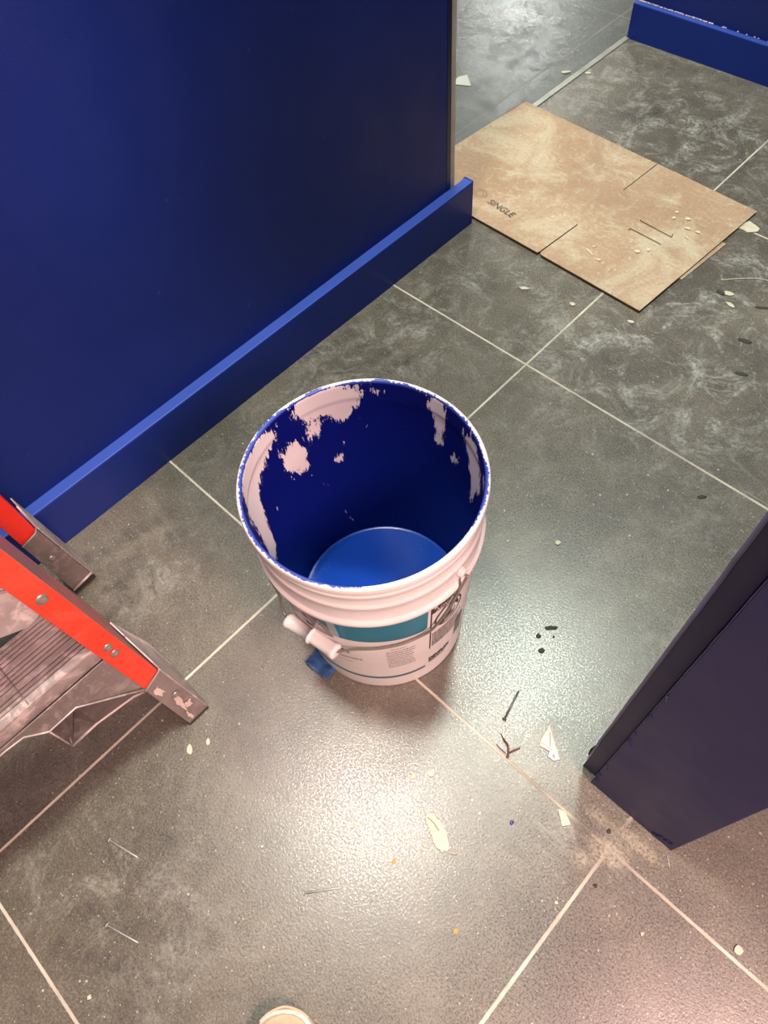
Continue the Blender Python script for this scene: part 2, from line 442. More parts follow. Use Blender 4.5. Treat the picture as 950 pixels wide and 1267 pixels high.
M_dark = simple('label_black', srgb(42, 34, 34), .45, var=.15)
M_teal = NT('label_teal'); M_teal.col(M_teal.ramp(M_teal.noise(9, 3, .5), [(.3, srgb(38, 100, 118)), (.7, srgb(30, 122, 146))])); M_teal.set(Roughness=.4, Specular_IOR_Level=.2); M_teal = M_teal.m
M_teal2 = simple('label_slate_blue', srgb(62, 104, 126), .4)
M_photo = simple('label_photo_brown', srgb(96, 84, 88), .3, 0, .45, 35)
M_pale = simple('label_pale', srgb(216, 198, 194), .4)
M_bluegrey = simple('label_mist', srgb(140, 160, 160), .4)

def cone_pt(a, z, off): r = RB(z)+off; return (r*cos(rad(a)), r*sin(rad(a)), z)
def decal(name, poly, mat, off=.0005, parent=bucket, step=2.0):
    """polygon given in (angle, z), draped on the bucket wall"""
    bm = bmesh.new()
    vs = [bm.verts.new((a, z, 0)) for a, z in poly]; bm.faces.new(vs)
    lo = min(a for a, z in poly); hi = max(a for a, z in poly)
    a = lo+step
    while a < hi:
        bmesh.ops.bisect_plane(bm, geom=bm.verts[:]+bm.edges[:]+bm.faces[:], plane_co=(a, 0, 0), plane_no=(1, 0, 0)); a += step
    for v in bm.verts: v.co = cone_pt(v.co.x, v.co.y, off)
    bmesh.ops.triangulate(bm, faces=bm.faces[:])
    return obj(name, bm, mat, parent, smooth=True)
def rect(a0, a1, z0, z1): return [(a0, z0), (a1, z0), (a1, z1), (a0, z1)]

def text_mesh(body, size, shear=0, bold=0, spacing=1.0, align='LEFT'):
    cu = bpy.data.curves.new('lettering', 'FONT'); cu.body = body; cu.size = size; cu.shear = shear; cu.offset = bold
    cu.space_character = spacing; cu.align_x = align; cu.resolution_u = 3
    o = bpy.data.objects.new('lettering', cu); COL.objects.link(o)
    dg = bpy.context.evaluated_depsgraph_get(); me = bpy.data.meshes.new_from_object(o.evaluated_get(dg))
    bm = bmesh.new(); bm.from_mesh(me)
    bpy.data.objects.remove(o); bpy.data.curves.remove(cu); bpy.data.meshes.remove(me)
    return bm
def text_decal(name, body, a, z, size, mat, off=.0009, width=None, **kw):
    bm = text_mesh(body, size, **kw)
    if width:
        mx = max(v.co.x for v in bm.verts); k = width/mx
        for v in bm.verts: v.co.x *= k
    for v in bm.verts:
        zz = z+v.co.y; v.co = cone_pt(a+math.degrees(v.co.x/RB(zz)), zz, off)
    return obj(name, bm, mat, bucket)

ZT, ZB = .2835, .217
decal('label_band', [(-70, .221), (-64, .2185), (-43, .2165), (-19, .2115), (-17.2, .2135), (-16.6, .2175), (-16.2, ZT), (-122, ZT), (-118, .262), (-96, .232), (-84, .224)], M_teal)
decal('label_photo', [(-108, .245), (-97, .225), (-84, .214), (-68.5, .2095), (-69.5, .2500), (-77, .268), (-90, .276), (-108, .276)], M_photo, .0008)
decal('label_photo_highlight', [(-104, .262), (-90, .243), (-78, .226), (-82, .238), (-96, .266)], M_pale, .0011)
decal('label_photo_highlight', [(-80, .252), (-76, .238), (-72, .225), (-74, .240)], M_pale, .0011)
decal('label_band_strip', [(-69.2, .224), (-64.5, .2215), (-64.5, ZT-.002), (-69.2, ZT-.002)], M_bluegrey, .0008)  # pale blue-grey printed strip beside the picture panel
decal('label_base_line', [(-122, .0475), (-80, .0470), (-54, .0465), (-18, .0465), (-17, .0500), (-17, .0545), (-54, .0545), (-80, .0550), (-122, .0555)], M_teal2)
text_decal('label_lettering', 'ER', -71.5, .1585, .019, M_dark, bold=.0006)
text_decal('label_lettering', 'Interiors', -72, .134, .0105, M_dark)
# small print (illegible in the photograph): broken strokes
def small_print(a0, a1, z0, z1, rows, seed, name='label_small_print', mat=None, h=.0016, off=.0009):
    bm = bmesh.new(); r = random.Random(seed)
    for i in range(rows):
        z = z1-(z1-z0)*i/max(1, rows-1); a = a0; end = a1-r.uniform(0, .18)*(a1-a0)
        while a < end:
            w = r.uniform(.5, 1.8); w = min(w, end-a)
            vs = []
            for aa in (a, a+w):
                vs.append(bm.verts.new(cone_pt(aa, z-h/2, off))); vs.append(bm.verts.new(cone_pt(aa, z+h/2, off)))
            bm.faces.new((vs[0], vs[2], vs[3], vs[1])); a += w+r.uniform(.22, .45)
    return obj(name, bm, mat or M_smallprint, bucket)
M_smallprint = simple('label_ink', srgb(112, 92, 90), .5)
small_print(-41, -23, .102, .168, 9, 1)
small_print(-38, -27, .175, .178, 1, 2, h=.0012)
small_print(-72, -62, .115, .119, 1, 9, h=.0012)
# caution panel
decal('caution_header', rect(-14.4, 15, .2535, ZT), M_dark, .0006)
bm = bmesh.new()
decal('caution_border', rect(-14.6, -13.8, .122, ZT), M_dark, .0006)
text_decal('caution_lettering', 'WARNING', -7.5, .2705, .013, M_pale, off=.0011, bold=.0003, width=.046)
text_decal('caution_lettering', 'ADVERTENCIA', -11.6, .2565, .013, M_pale, off=.0011, bold=.0003, width=.062)
decal('caution_symbol', [(-13.2, .268), (-10.4, .268), (-11.8, .2775)], M_pale, .0011)
def ring_decal(name, ac, zc, ra, rz, th, mat):
    bm = bmesh.new(); a_, b_ = [], []
    for k in range(40):
        p = 2*pi*k/40
        a_.append(bm.verts.new(cone_pt(ac+ra*cos(p), zc+rz*sin(p), .0009))); b_.append(bm.verts.new(cone_pt(ac+(ra-th*2)*cos(p), zc+(rz-th*.0045)*sin(p), .0009)))
    for k in range(40): bm.faces.new((a_[k], a_[(k+1) % 40], b_[(k+1) % 40], b_[k]))
    return obj(name, bm, mat, bucket)
ring_decal('caution_ring', -1.5, .2185, 10.5, .0305, .55, M_dark)
decal('caution_slash', [(-8.3, .199), (-7.4, .1965), (5.4, .2395), (4.6, .242)], M_dark, .0009)
# pictogram: toddler tipping over a pail
decal('caution_pail', [(-7, .198), (2.2, .198), (3.6, .218), (3.0, .218), (1.7, .2005), (-6.4, .2005), (-6.6, .216), (-7.2, .216)], M_dark, .0010)
decal('caution_pail_water', [(-5.8, .2035), (1.3, .2035), (2.0, .211), (-5.9, .211)], M_smallprint, .0010)
decal('caution_child', [(-4.2, .212), (-2.6, .222), (-1.2, .236), (1.2, .2435), (3.6, .2395), (5.6, .228), (6.2, .216), (4.6, .219), (3.2, .230), (1.2, .229), (.4, .221), (-.8, .2125), (-2.6, .2085)], M_dark, .0011)
small_print(-13, 12, .156, .178, 5, 3, h=.0026)
small_print(-13, 12, .130, .150, 5, 4, h=.0024)
small_print(-14.6, 1.0, .0615, .0665, 2, 5, h=.0030)
text_decal('label_lettering', 'DEVFLEX', -14.6, .0700, .0150, M_dark, bold=.0008, width=.040)
decal('label_green_block', [(7.5, .085), (15, .085), (15, .150), (10, .150), (7.5, .142)], simple('label_green', srgb(96, 112, 100), .4), .0005)

# bail ears, wire and grip
M_wire = simple('bail_wire', srgb(138, 130, 122), .35, .45, .15, 60)
M_grip = simple('grip_plastic', srgb(228, 226, 222), .35, 0, .05)
def cyl(a, r, z): return (r*cos(rad(a)), r*sin(rad(a)), z)
for a in (3.8, -176.2):
    ca, sa = cos(rad(a)), sin(rad(a))
    bm = bmesh.new()
    M = Matrix.Rotation(rad(a), 4, 'Z')
    v0 = bmesh.ops.create_cone(bm, cap_ends=True, segments=24, radius1=.0075, radius2=.0060, depth=.007)['verts']
    bmesh.ops.transform(bm, matrix=M @ Matrix.Translation((.1445, 0, .318)) @ Matrix.Rotation(pi/2, 4, 'Y'), verts=v0)
    obj('bail_ear', bm, M_bucket, bucket, smooth=False, bevel=.0008)
wire = [(3.8, .151, .318), (3.0, .1500, .309), (-1, .1470, .283), (-6, .1450, .255), (-10.5, .1425, .232), (-15, .1405, .2145), (-21, .1385, .2070), (-32, .1378, .2030), (-45, .1377, .2000), (-58, .1395, .1965), (-66.5, .1470, .1925)]
gripL = [(-66.5, .1470, .1925), (-98, .1475, .1900)]
left = [(-98, .1475, .1900), (-102.0, .1470, .1950), (-104.0, .1452, .2060), (-103.5, .1430, .2300), (-103.5, .1425, .2600), (-108, .1432, .2790), (-122, .1435, .2810), (-145, .1440, .2850), (-165, .1485, .2980), (-176.2, .1505, .318)]
bm = bmesh.new()
P = [cyl(*w) for w in wire]+[cyl(*w) for w in left]
tube(bm, catmull(P[:len(wire)], 8), .0019, 10)
obj('bail_wire', bm, M_wire, bucket, smooth=True); bm = bmesh.new(); tube(bm, catmull(P[len(wire):], 8), .0019, 10)
bail = obj('bail_wire', bm, M_wire, bucket, smooth=True)
a, b = Vector(P[len(wire)-1]), Vector(P[len(wire)])
bm = bmesh.new(); d = (b-a); q = []
prof = [(0, .0055), (.001, .0100), (.03, .0108), (.07, .0104), (.10, .0096), (.46, .0092), (.485, .0094), (.49, .0116), (.52, .0116), (.525, .0094), (.9, .0095), (.93, .0104), (.97, .0108), (.999, .0100), (1, .0055)]
tube(bm, [a-d*.02+d*1.04*s for s, r in prof], [r for s, r in prof], 28)
grip = obj('grip', bm, M_grip, bucket, smooth=True)
tag(grip, label='white plastic carry grip on the wire handle')

# wet paint pool
t = NT('wet_blue_paint')
vo = t.n('ShaderNodeTexVoronoi'); vo.inputs['Scale'].default_value = 330; t.L(t.coord(), vo.inputs['Vector'])
bub = t.math('MULTIPLY', t.math('SUBTRACT', 1.0, t.g(vo.outputs['Distance'], .10, .30)), t.g(t.noise(16, 3, .6), .52, .64))
t.col(t.mix(t.math('MULTIPLY', bub, .45), t.ramp(t.noise(7, 3, .5), [(.3, (.001, .050, .42, 1)), (.7, (.001, .070, .52, 1))]), (.10, .26, .75, 1)))
t.set(Roughness=.2, Specular_IOR_Level=.3); t.bump(t.math('ADD', bub, t.math('MULTIPLY', t.noise(30, 3, .5), .6)), .25, .0006)
bm = bmesh.new(); zp = .060; ri = RB(zp)-.0034
lathe(bm, [(0, .008), (ri-.004, .008), (ri-.0005, zp+.0012), (ri-.0016, zp+.0004), (ri-.005, zp), (ri*.5, zp), (0, zp)], 128)
p = obj('wet_paint', bm, t.m, smooth=True, loc=(BX, BY, 0))
tag(p, 'pool of wet bright blue paint in the bottom of the bucket', 'paint')

# ------------------------------------------------------------------ STEPLADDER
def dusty(name, c, rough, metal, amt=.5, dustc=(196, 176, 170), scale=30, bump=.15):
    t = NT(name)
    base = t.ramp(t.noise(8, 4, .6), [(.3, tuple(x*.85 for x in c[:3])+(1,)), (.7, c)])
    m = t.math('MULTIPLY', t.g(t.noise(scale, 8, .72, None, .6), .46, .66), amt)
    m2 = t.math('MULTIPLY', t.g(t.noise(7, 5, .65), .48, .70), amt*.7)
    mm = t.math('MAXIMUM', m, m2)
    t.col(t.mix(mm, base, srgb(*dustc)))
    t.rough(t.mix(mm, (rough,)*3+(1,), (.75,)*3+(1,)))
    t.L(t.math('MULTIPLY', t.math('SUBTRACT', 1.0, mm), metal), t.b.inputs['Metallic'])
    t.bump(t.noise(180, 3, .6), bump, .0005)
    return t.m
M_orange = dusty('orange_fibreglass', (.90, .050, .020, 1), .4, 0, .22, (255, 120, 100), 26)
M_web = dusty('dirty_orange_web', (.55, .14, .13, 1), .45, 0, .9, (120, 104, 104), 14)
M_orange2 = simple('clean_orange', (.88, .030, .015, 1), .4, 0, .06, 120)
M_alu = dusty('dusty_aluminium', srgb(176, 160, 156), .4, .3, .75, (222, 204, 198), 34)
M_alud = dusty('dark_aluminium', srgb(136, 122, 118), .38, .4, .4, (190, 174, 166), 60)
M_rivet = simple('rivet_metal', srgb(170, 160, 155), .35, .7, .15)
M_rubber = simple('black_foot_rubber', srgb(48, 44, 42), .7)

ladder = empty('stepladder', (-.5, -.27, 0)); LO = Vector((-.5, -.27, 0))
tag(ladder, 'orange fibreglass stepladder with dusty aluminium steps standing by blue wall', 'stepladder')
def lad(name, bm, mat, bevel=0, smooth=False, parent=None):
    if parent is None:
        for v in bm.verts: v.co -= LO
    o = obj(name, bm, mat, parent or ladder, bevel=bevel, smooth=smooth); return o
CYM = -.275                     # mirror plane of the ladder
def my(y, s): return y if s > 0 else 2*CYM-y
def front(y, z, x=0, s=1):      # point on front rail system: x measured behind the front face
    return Vector((-.47-.15*z-x, my(y, s), z))
yl = lambda z: -.0396-.0748*z
yu = lambda z: -.0096-.0748*z
def rail(name, s, rear=False):
    bm = bmesh.new(); T = .003
    z0, z1 = (.137, 1.16) if not rear else (.190, 1.14)
    D = .080 if not rear else .036
    def pt(yy, z, x):
        if rear: return Vector((-.79+.10*z-x, my(yy, s), z))
        return front(yy, z, x, s)
    if rear:
        a_ = lambda z: -.0365-.028*z; b_ = lambda z: -.0070-.028*z
    else: a_, b_ = yl, yu
    prof = [(0, 0), (1, 0), (1, D), (0, D), (0, D-T), (1, D-T), (1, T), (0, T)]
    def sect(z):
        out = []
        for i, (k, x) in enumerate(prof):
            y = a_(z) if k == 0 else b_(z)-(T if i in (5, 6) else 0)
            out.append(bm.verts.new(pt(y, z, x)))
        return out
    R = [sect(z0+(z1-z0)*i/6) for i in range(7)]
    for r0, r1 in zip(R, R[1:]):
        for k in range(8): bm.faces.new((r0[k], r0[(k+1) % 8], r1[(k+1) % 8], r1[k]))
    for r in (R[0], R[-1]):
        bm.faces.new((r[0], r[1], r[6], r[7])); bm.faces.new((r[1], r[2], r[5], r[6])); bm.faces.new((r[2], r[3], r[4], r[5]))
    bm.normal_update()
    mats = [M_orange2 if rear else M_orange, M_web]
    o = lad(name, bm, mats, bevel=.0012)
    for p in o.data.polygons:
        if abs(p.normal.y) > .8 and not rear: p.material_index = 1
    return o
fr = rail('front_rail', 1); fr['label'] = 'orange front rail with rivets and dirty side'
rail('front_rail', -1); rr1 = rail('rear_rail', 1, True); rail('rear_rail', -1, True)

def shoe_bracket(s):
    # front plate, outer side plate and rubber sole of a front rail
    bm = bmesh.new(); T = .0025
    z = .150
    slab(bm, [front(yl(.137)-.0005, .137, -.0032, s), front(yu(.150)+.0025, .150, -.0032, s), front(-.0075, .004, -.004, s), front(-.0420, .004, -.004, s)], (-.0028, 0, 0))
    o1 = lad('foot_bracket', bm, M_alud, .0008)
    bm = bmesh.new()
    slab(bm, [front(yu(.21)+.0012, .215, .055, s), front(yu(.15)+.0012, .150, -.0035, s), front(-.0075, .002, -.004, s), front(-.0050, .002, .085, s), front(-.0085, .10, .078, s)], (0, .0022*s, 0))
    for v in bm.verts: v.co -= LO
    obj('bracket_side', bm, M_alu, ladder, bevel=.0006)
    # white edge where the bracket wraps the flange
    bm = bmesh.new()
    a = front(yl(.137)-.001, .1375, -.004, s); b = front(yu(.150)+.002, .1525, -.004, s); c = front(yu(.20)+.003, .205, .03, s)
    tube(bm, [a, a.lerp(b, .93), b+Vector((-.002, .001*s, .004)), c], .0013, 6)
    lad('bracket_edge', bm, M_alu, smooth=True)
    bm = bmesh.new()
    f = [front(-.043, 0, -.005, s), front(-.0065, 0, -.005, s), front(-.0042, 0, .086, s), front(-.043, 0, .070, s)]
    slab(bm, [Vector((p.x, p.y, .0)) for p in f], (0, 0, .005))
    lad('rubber_foot', bm, M_rubber, .0008)
    bm = bmesh.new(); c = front(-.0265, .085, -.0045, s)
    v = bmesh.ops.create_uvsphere(bm, u_segments=16, v_segments=8, radius=.0065)['verts']
    bmesh.ops.transform(bm, matrix=Matrix.Translation(c) @ Matrix.Diagonal((.4, 1, 1, 1)), verts=v)
    lad('rivet', bm, M_rivet, smooth=True)
    # plaster splashed on the plate
    if s > 0:
        bm = bmesh.new(); r = random.Random(4)
        for (y0, z0, w, h) in ((-.039, .118, .006, .016), (-.030, .066, .0045, .035), (-.023, .045, .008, .009), (-.033, .022, .003, .016)):
            pts = [front(y0+w*cos(p)*r.uniform(.4, 1.2), z0+h*sin(p)*r.uniform(.4, 1.2), -.0046, s) for p in np.linspace(0, 2*pi, 19)[:-1]]
            slab(bm, pts, (.0007, 0, 0))
        lad('plaster_splash', bm, simple('splash_plaster', srgb(214, 192, 184), .8))
for s in (1, -1): shoe_bracket(s)

def rear_foot(s):
    def pt(y, z, x): return Vector((-.79+.10*z-x, my(y, s), z))
    bm = bmesh.new()
    slab(bm, [pt(-.0422, .191, -.0030), pt(-.0112, .199, -.0030), pt(.0020, .018, -.0045), pt(-.0360, .004, -.0045)], (-.0026, 0, 0))
    fb = lad('foot_bracket', bm, M_alud, .0008)
    bm = bmesh.new()
    slab(bm, [pt(-.0095, .255, .030), pt(-.0105, .200, -.0035), pt(.0028, .012, -.0050), pt(.0065, .012, .036), pt(-.002, .12, .040)], (0, .0022*s, 0))
    lad('bracket_side', bm, M_alu, .0006)
    bm = bmesh.new(); a = pt(-.0422, .192, -.0040); b = pt(-.0135, .200, -.0040); c = pt(-.0100, .206, -.001); d = pt(-.0095, .26, .006)
    tube(bm, [a, a.lerp(b, .9), c, d], .0014, 6); lad('bracket_edge', bm, M_alu, smooth=True)
    bm = bmesh.new(); slab(bm, [pt(-.037, 0, -.0055), pt(.004, 0, -.0055), pt(.007, 0, .037), pt(-.037, 0, .037)], (0, 0, .013))
    lad('rubber_foot', bm, M_rubber, .001)
    bm = bmesh.new(); tube(bm, [pt(-.036, .014, -.0062), pt(.003, .022, -.0062)], .0022, 8); lad('bracket_edge', bm, M_alu, smooth=True)
    bm = bmesh.new(); v = bmesh.ops.create_uvsphere(bm, u_segments=16, v_segments=8, radius=.0055)['verts']
    bmesh.ops.transform(bm, matrix=Matrix.Translation(pt(-.0245, .125, -.0045)) @ Matrix.Diagonal((.4, 1, 1, 1)), verts=v)
    rv = lad('screw', bm, M_rivet, smooth=True)
for s in (1, -1): rear_foot(s)

def step(zt, rivets=True):
    yi = yu(zt)-.0035; yo = 2*CYM-yi
    # ribbed tread: profile in x (front to back), extruded along y
    xf = -.47-.15*zt-.0035; D = .090; prof = []
    nr = 11
    prof.append((xf, zt-.003)); prof.append((xf-.0015, zt))
    x = xf-.010
    for k in range(nr):
        if k in (3, 7): x -= .0045
        prof += [(x, zt), (x-.0007, zt-.0045), (x-.0024, zt-.0045), (x-.0031, zt)]
        x -= .0062
    prof += [(xf-D+.002, zt), (xf-D, zt-.003), (xf-D, zt-.030), (xf-D+.002, zt-.030), (xf-D+.002, zt-.007), (xf-.002, zt-.007)]
    prof += [(xf-.002, zt-.034), (xf, zt-.034)]
    bm = bmesh.new()
    a = [bm.verts.new((px, yi, pz)) for px, pz in prof]; b = [bm.verts.new((px, yo, pz)) for px, pz in prof]
    n = len(a)
    for i in range(n): bm.faces.new((a[i], b[i], b[(i+1) % n], a[(i+1) % n]))
    tr = lad('step_tread', bm, M_alu)
    # folded end flap on the tread
    for s in (1, -1):
        bm = bmesh.new(); y0 = my(-.148-.075*(zt-.262), s)
        box(bm, xf-D+.004, xf-.0008, y0-.0007, y0+.0007, zt-.001, zt+.0005)
        lad('tread_seam', bm, M_alud)
    # knee braces: folded sheet from the rail up to the tread's skirt
    dz = zt-.262; sh = -.0748*dz
    for s in (1, -1):
        F = lambda y, z, x=0: front(y+sh, z+dz, x, s)
        bm = bmesh.new()
        slab(bm, [F(-.0470, .139, .001), F(-.0470, .236, .001), F(-.30, .236, .001), F(-.30, .231, .001), F(-.2024, .232, .001), F(-.180, .229, .001), F(-.1593, .205, .001), F(-.1196, .206, .001)], (-.0018, 0, 0))
        lad('knee_brace', bm, M_alud, .0004)
        # lower leg of the brace that climbs to the next tread
        bm = bmesh.new()
        slab(bm, [F(-.060, .362, .004), F(-.064, .452, .004), F(-.20, .50, .004), F(-.24, .46, .004), F(-.1136, .3735, .004), F(-.085, .358, .004)], (-.0018, 0, 0))
        lad('upper_brace', bm, M_alu, .0004)
        # rolled bright lip along the brace's free edge
        bm = bmesh.new()
        tube(bm, [F(-.050, .136, .0), F(-.1196, .205, .0), F(-.1593, .204, .0), F(-.180, .228, .0), F(-.2024, .231, .0), F(-.26, .232, 0)], .0014, 6)
        lad('brace_lip', bm, M_alu, smooth=True)
        # inner folded cup below and behind the lip
        bm = bmesh.new()
        P_ = lambda y, z, o: Vector((-.49-.15*(z+dz)-o, my(y+sh, s), z+dz))
        q = [P_(-.1234, .1846, 0), P_(-.1644, .1836, 0), P_(-.1629, .1215, 0), P_(-.123, .1226, .0), P_(-.0681, .1121, 0), P_(-.0544, .104, .0), P_(-.1109, .1745, .0)]
        vs = [bm.verts.new(p) for p in q]
        m1 = bm.verts.new(P_(-.136, .150, .010)); 
        bm.faces.new((vs[0], m1, vs[2], vs[1])); bm.faces.new((vs[0], vs[6], vs[3], m1)); bm.faces.new((m1, vs[3], vs[2]))
        bm.faces.new((vs[6], vs[5], vs[4], vs[3]))
        bmesh.ops.solidify(bm, geom=bm.faces[:], thickness=.0012)
        lad('brace_cup', bm, M_alud)
        bm = bmesh.new()
        tube(bm, [q[5], q[4], q[3], q[2]], .0020, 6); tube(bm, [q[2], P_(-.150, .155, .002), P_(-.130, .183, .004)], .0012, 6); tube(bm, [q[2], q[1]], .0014, 6)
        lad('brace_lip', bm, M_alu, smooth=True)
        if True:
            for (y, z) in (((-.0577+.0748*.0, .3815), (-.0473, .2512), (-.0464, .2341)) if True else ()):
                bm = bmesh.new(); v = bmesh.ops.create_uvsphere(bm, u_segments=20, v_segments=8, radius=.0072 if z > .3 else .0062)['verts']
                bmesh.ops.transform(bm, matrix=Matrix.Translation(F(y+.004, z, -.0004)) @ Matrix.Diagonal((.35, 1, 1.25, 1)), verts=v)
                lad('rivet', bm, M_rivet, smooth=True)
for zt in (.262, .547, .832): step(zt)
for z in (.34, .74):
    bm = bmesh.new(); x = -.79+.10*z
    box(bm, x-.004, x-.002, 2*CYM-yu(z)+.03, -.045-.03*z, z-.02, z+.02); box(bm, x-.024, x-.004, 2*CYM-yu(z)+.03, -.045-.03*z, z+.018, z+.02)
    lad('rear_brace', bm, M_alu)
bm = bmesh.new(); box(bm, -.745, -.595, 2*CYM+.078, -.078, 1.155, 1.20); lad('top_cap', bm, M_orange2, .006)
for s in (1, -1):
    bm = bmesh.new(); z = .62; y = my(yu(z)-.006, s)
    slab(bm, [(-.63, y, .60), (-.63, y, .618), (-.76, y, .618), (-.76, y, .60)], (0, -.002*s, 0)); lad('spreader', bm, M_alu)

# ------------------------------------------------------------------ CARDBOARD
t = NT('dusty_cardboard')
c = t.ramp(t.noise(4, 4, .55), [(.3, srgb(164, 134, 108)), (.7, srgb(186, 156, 128))])
dz_ = t.g(t.noise(6.5, 7, .7, None, .9), .44, .66)
c = t.mix(t.math('MULTIPLY', dz_, .65), c, srgb(206, 194, 166))
wv = t.n('ShaderNodeTexWave'); wv.wave_type = 'RINGS'; wv.inputs['Scale'].default_value = 22; wv.inputs['Distortion'].default_value = 9; wv.inputs['Detail'].default_value = 2
t.L(t.coord(), wv.inputs['Vector'])
sw = t.math('MULTIPLY', t.g(wv.outputs['Fac'], .7, .95), t.g(t.noise(9, 3, .5), .50, .62))
c = t.mix(t.math('MULTIPLY', sw, .12), c, srgb(222, 206, 180))
spk = t.math('MULTIPLY', t.g(t.noise(75, 6, .75), .60, .68), t.g(t.noise(7, 2, .5), .45, .6))
c = t.mix(t.math('MULTIPLY', spk, .6), c, srgb(228, 214, 188))
c = t.mix(.8, c, t.ramp(t.noise(150, 5, .75), [(.32, (.82,)*3), (.5, (1,)*3), (.68, (1.16,)*3)]), 'MULTIPLY')
fib = t.math('MULTIPLY', t.g(t.noise(26, 9, .8, None, 1.2), .52, .66), .45)
c = t.mix(fib, c, srgb(214, 202, 176))
dkk = t.g(t.noise(50, 3, .6), .70, .76)
c = t.mix(t.math('MULTIPLY', dkk, .5), c, srgb(140, 110, 84))
t.col(c); t.set(Roughness=.8, Specular_IOR_Level=.2)
t.bump(t.noise(60, 5, .6), .2, .001)
M_card = t.m
M_cardedge = simple('cardboard_edge', srgb(120, 96, 74), .8)
cx0, cy0 = -.76, 1.32
card = empty('cardboard_sheet', (cx0, cy0, 0))
tag(card, 'flattened dusty brown cardboard sheet lying on the tile by the wall corner', 'cardboard')
A_ = Vector((-1.0775, 1.5547)); B_ = Vector((-.4145, 1.5138)); C_ = Vector((-.4387, 1.0986)); D_ = Vector((-1.112, 1.130))
def card_poly():
    # outline with two slits cut in from the long edges
    pts = [A_, Vector((-.6750, 1.5306)), Vector((-.6815, 1.4020)), Vector((-.6795, 1.4018)), Vector((-.6728, 1.5304)), B_, C_,
           Vector((-.690, 1.1105)), Vector((-.6955, 1.1125)), Vector((-.6972, 1.118)), Vector((-.6888, 1.2395)), Vector((-.6912, 1.2400)), Vector((-.7005, 1.118)), Vector((-.703, 1.1115)), D_]
    return [(p.x-cx0, p.y-cy0) for p in pts]
def warped(bm, z0, th, name, mat):
    # prism, finely cut so the sheet can ripple a little
    for k in range(1, 28):
        bmesh.ops.bisect_plane(bm, geom=bm.verts[:]+bm.edges[:]+bm.faces[:], plane_co=(-.36+k*.026, 0, 0), plane_no=(1, 0, 0))
    for k in range(1, 18):
        bmesh.ops.bisect_plane(bm, geom=bm.verts[:]+bm.edges[:]+bm.faces[:], plane_co=(0, -.24+k*.027, 0), plane_no=(0, 1, 0))
    for v in bm.verts:
        v.co.z += .0012*(1+mnoise.noise(Vector((v.co.x*7, v.co.y*7, 1.3))))
    return obj(name, bm, mat, card)
bm = bmesh.new(); prism(bm, card_poly(), .0030, .0062); o = warped(bm, 0, 0, 'top_layer', [M_card, M_cardedge])
for p in o.data.polygons:
    if abs(p.normal.z) < .5: p.material_index = 1
low = [(-1.09, 1.535), (-.432, 1.40), (-.4285, 1.387), (-.4375, 1.2300), (-.447, 1.222), (-.452, 1.110), (-1.10, 1.140)]
bm = bmesh.new(); prism(bm, [(x-cx0, y-cy0) for x, y in low], .0003, .0030); obj('bottom_layer', bm, M_cardedge, card)
lowtab = [(-.445, 1.2330), (-.4255, 1.2345), (-.4130, 1.3860), (-.434, 1.3880)]
bm = bmesh.new(); prism(bm, [(x-cx0, y-cy0) for x, y in lowtab], .0004, .0022); obj('flap', bm, M_card, card)
M_slit = simple('slit_shadow', srgb(58, 44, 34), .9)
def ribbon(pts, w, z, name, mat, parent):
    bm = bmesh.new()
    for a, b in zip(pts, pts[1:]):
        a = Vector(a); b = Vector(b); n = Vector((-(b-a).y, (b-a).x)).normalized()*w/2
        vs = [bm.verts.new((p.x-cx0, p.y-cy0, z)) for p in (a-n, b-n, b+n, a+n)]; bm.faces.new(vs)
    return obj(name, bm, mat, parent)
ribbon([(-.5930, 1.3360), (-.5899, 1.3324), (-.5099, 1.3270), (-.5130, 1.3372)], .0016, .00915, 'slit', M_slit, card)
ribbon([(-.5935, 1.2900), (-.5923, 1.2972), (-.5143, 1.2934)], .0016, .00915, 'slit', M_slit, card)

# stamped lettering
bm = text_mesh('SINGLE', .0235, shear=.15, bold=-.0001)
p0 = Vector((-.8960, 1.1875)); ang = math.atan2(1.1747-1.1780-.004, .0705)
mx = max(v.co.x for v in bm.verts)
for v in bm.verts:
    u = v.co.x*.079/mx; w = v.co.y
    v.co = Vector((p0.x-cx0+u*cos(ang)-w*sin(ang), p0.y-cy0-.012+u*sin(ang)+w*cos(ang), .0096))
M_ink = simple('stamp_ink', srgb(84, 72, 56), .8)
obj('stamped_lettering', bm, M_ink, card)
bm = bmesh.new()
for r0, r1 in ((.0185, .0172), (.0110, .0100)):
    A1 = [bm.verts.new((-.9300-cx0+r0*cos(2*pi*k/32), 1.1925-cy0+r0*.8*sin(2*pi*k/32), .0096)) for k in range(32)]
    A2 = [bm.verts.new((-.9300-cx0+r1*cos(2*pi*k/32), 1.1925-cy0+r1*.8*sin(2*pi*k/32), .0096)) for k in range(32)]
    for k in range(32): bm.faces.new((A1[k], A1[(k+1) % 32], A2[(k+1) % 32], A2[k]))
obj('stamped_ring', bm, simple('faint_ink', srgb(140, 124, 98), .8), card)
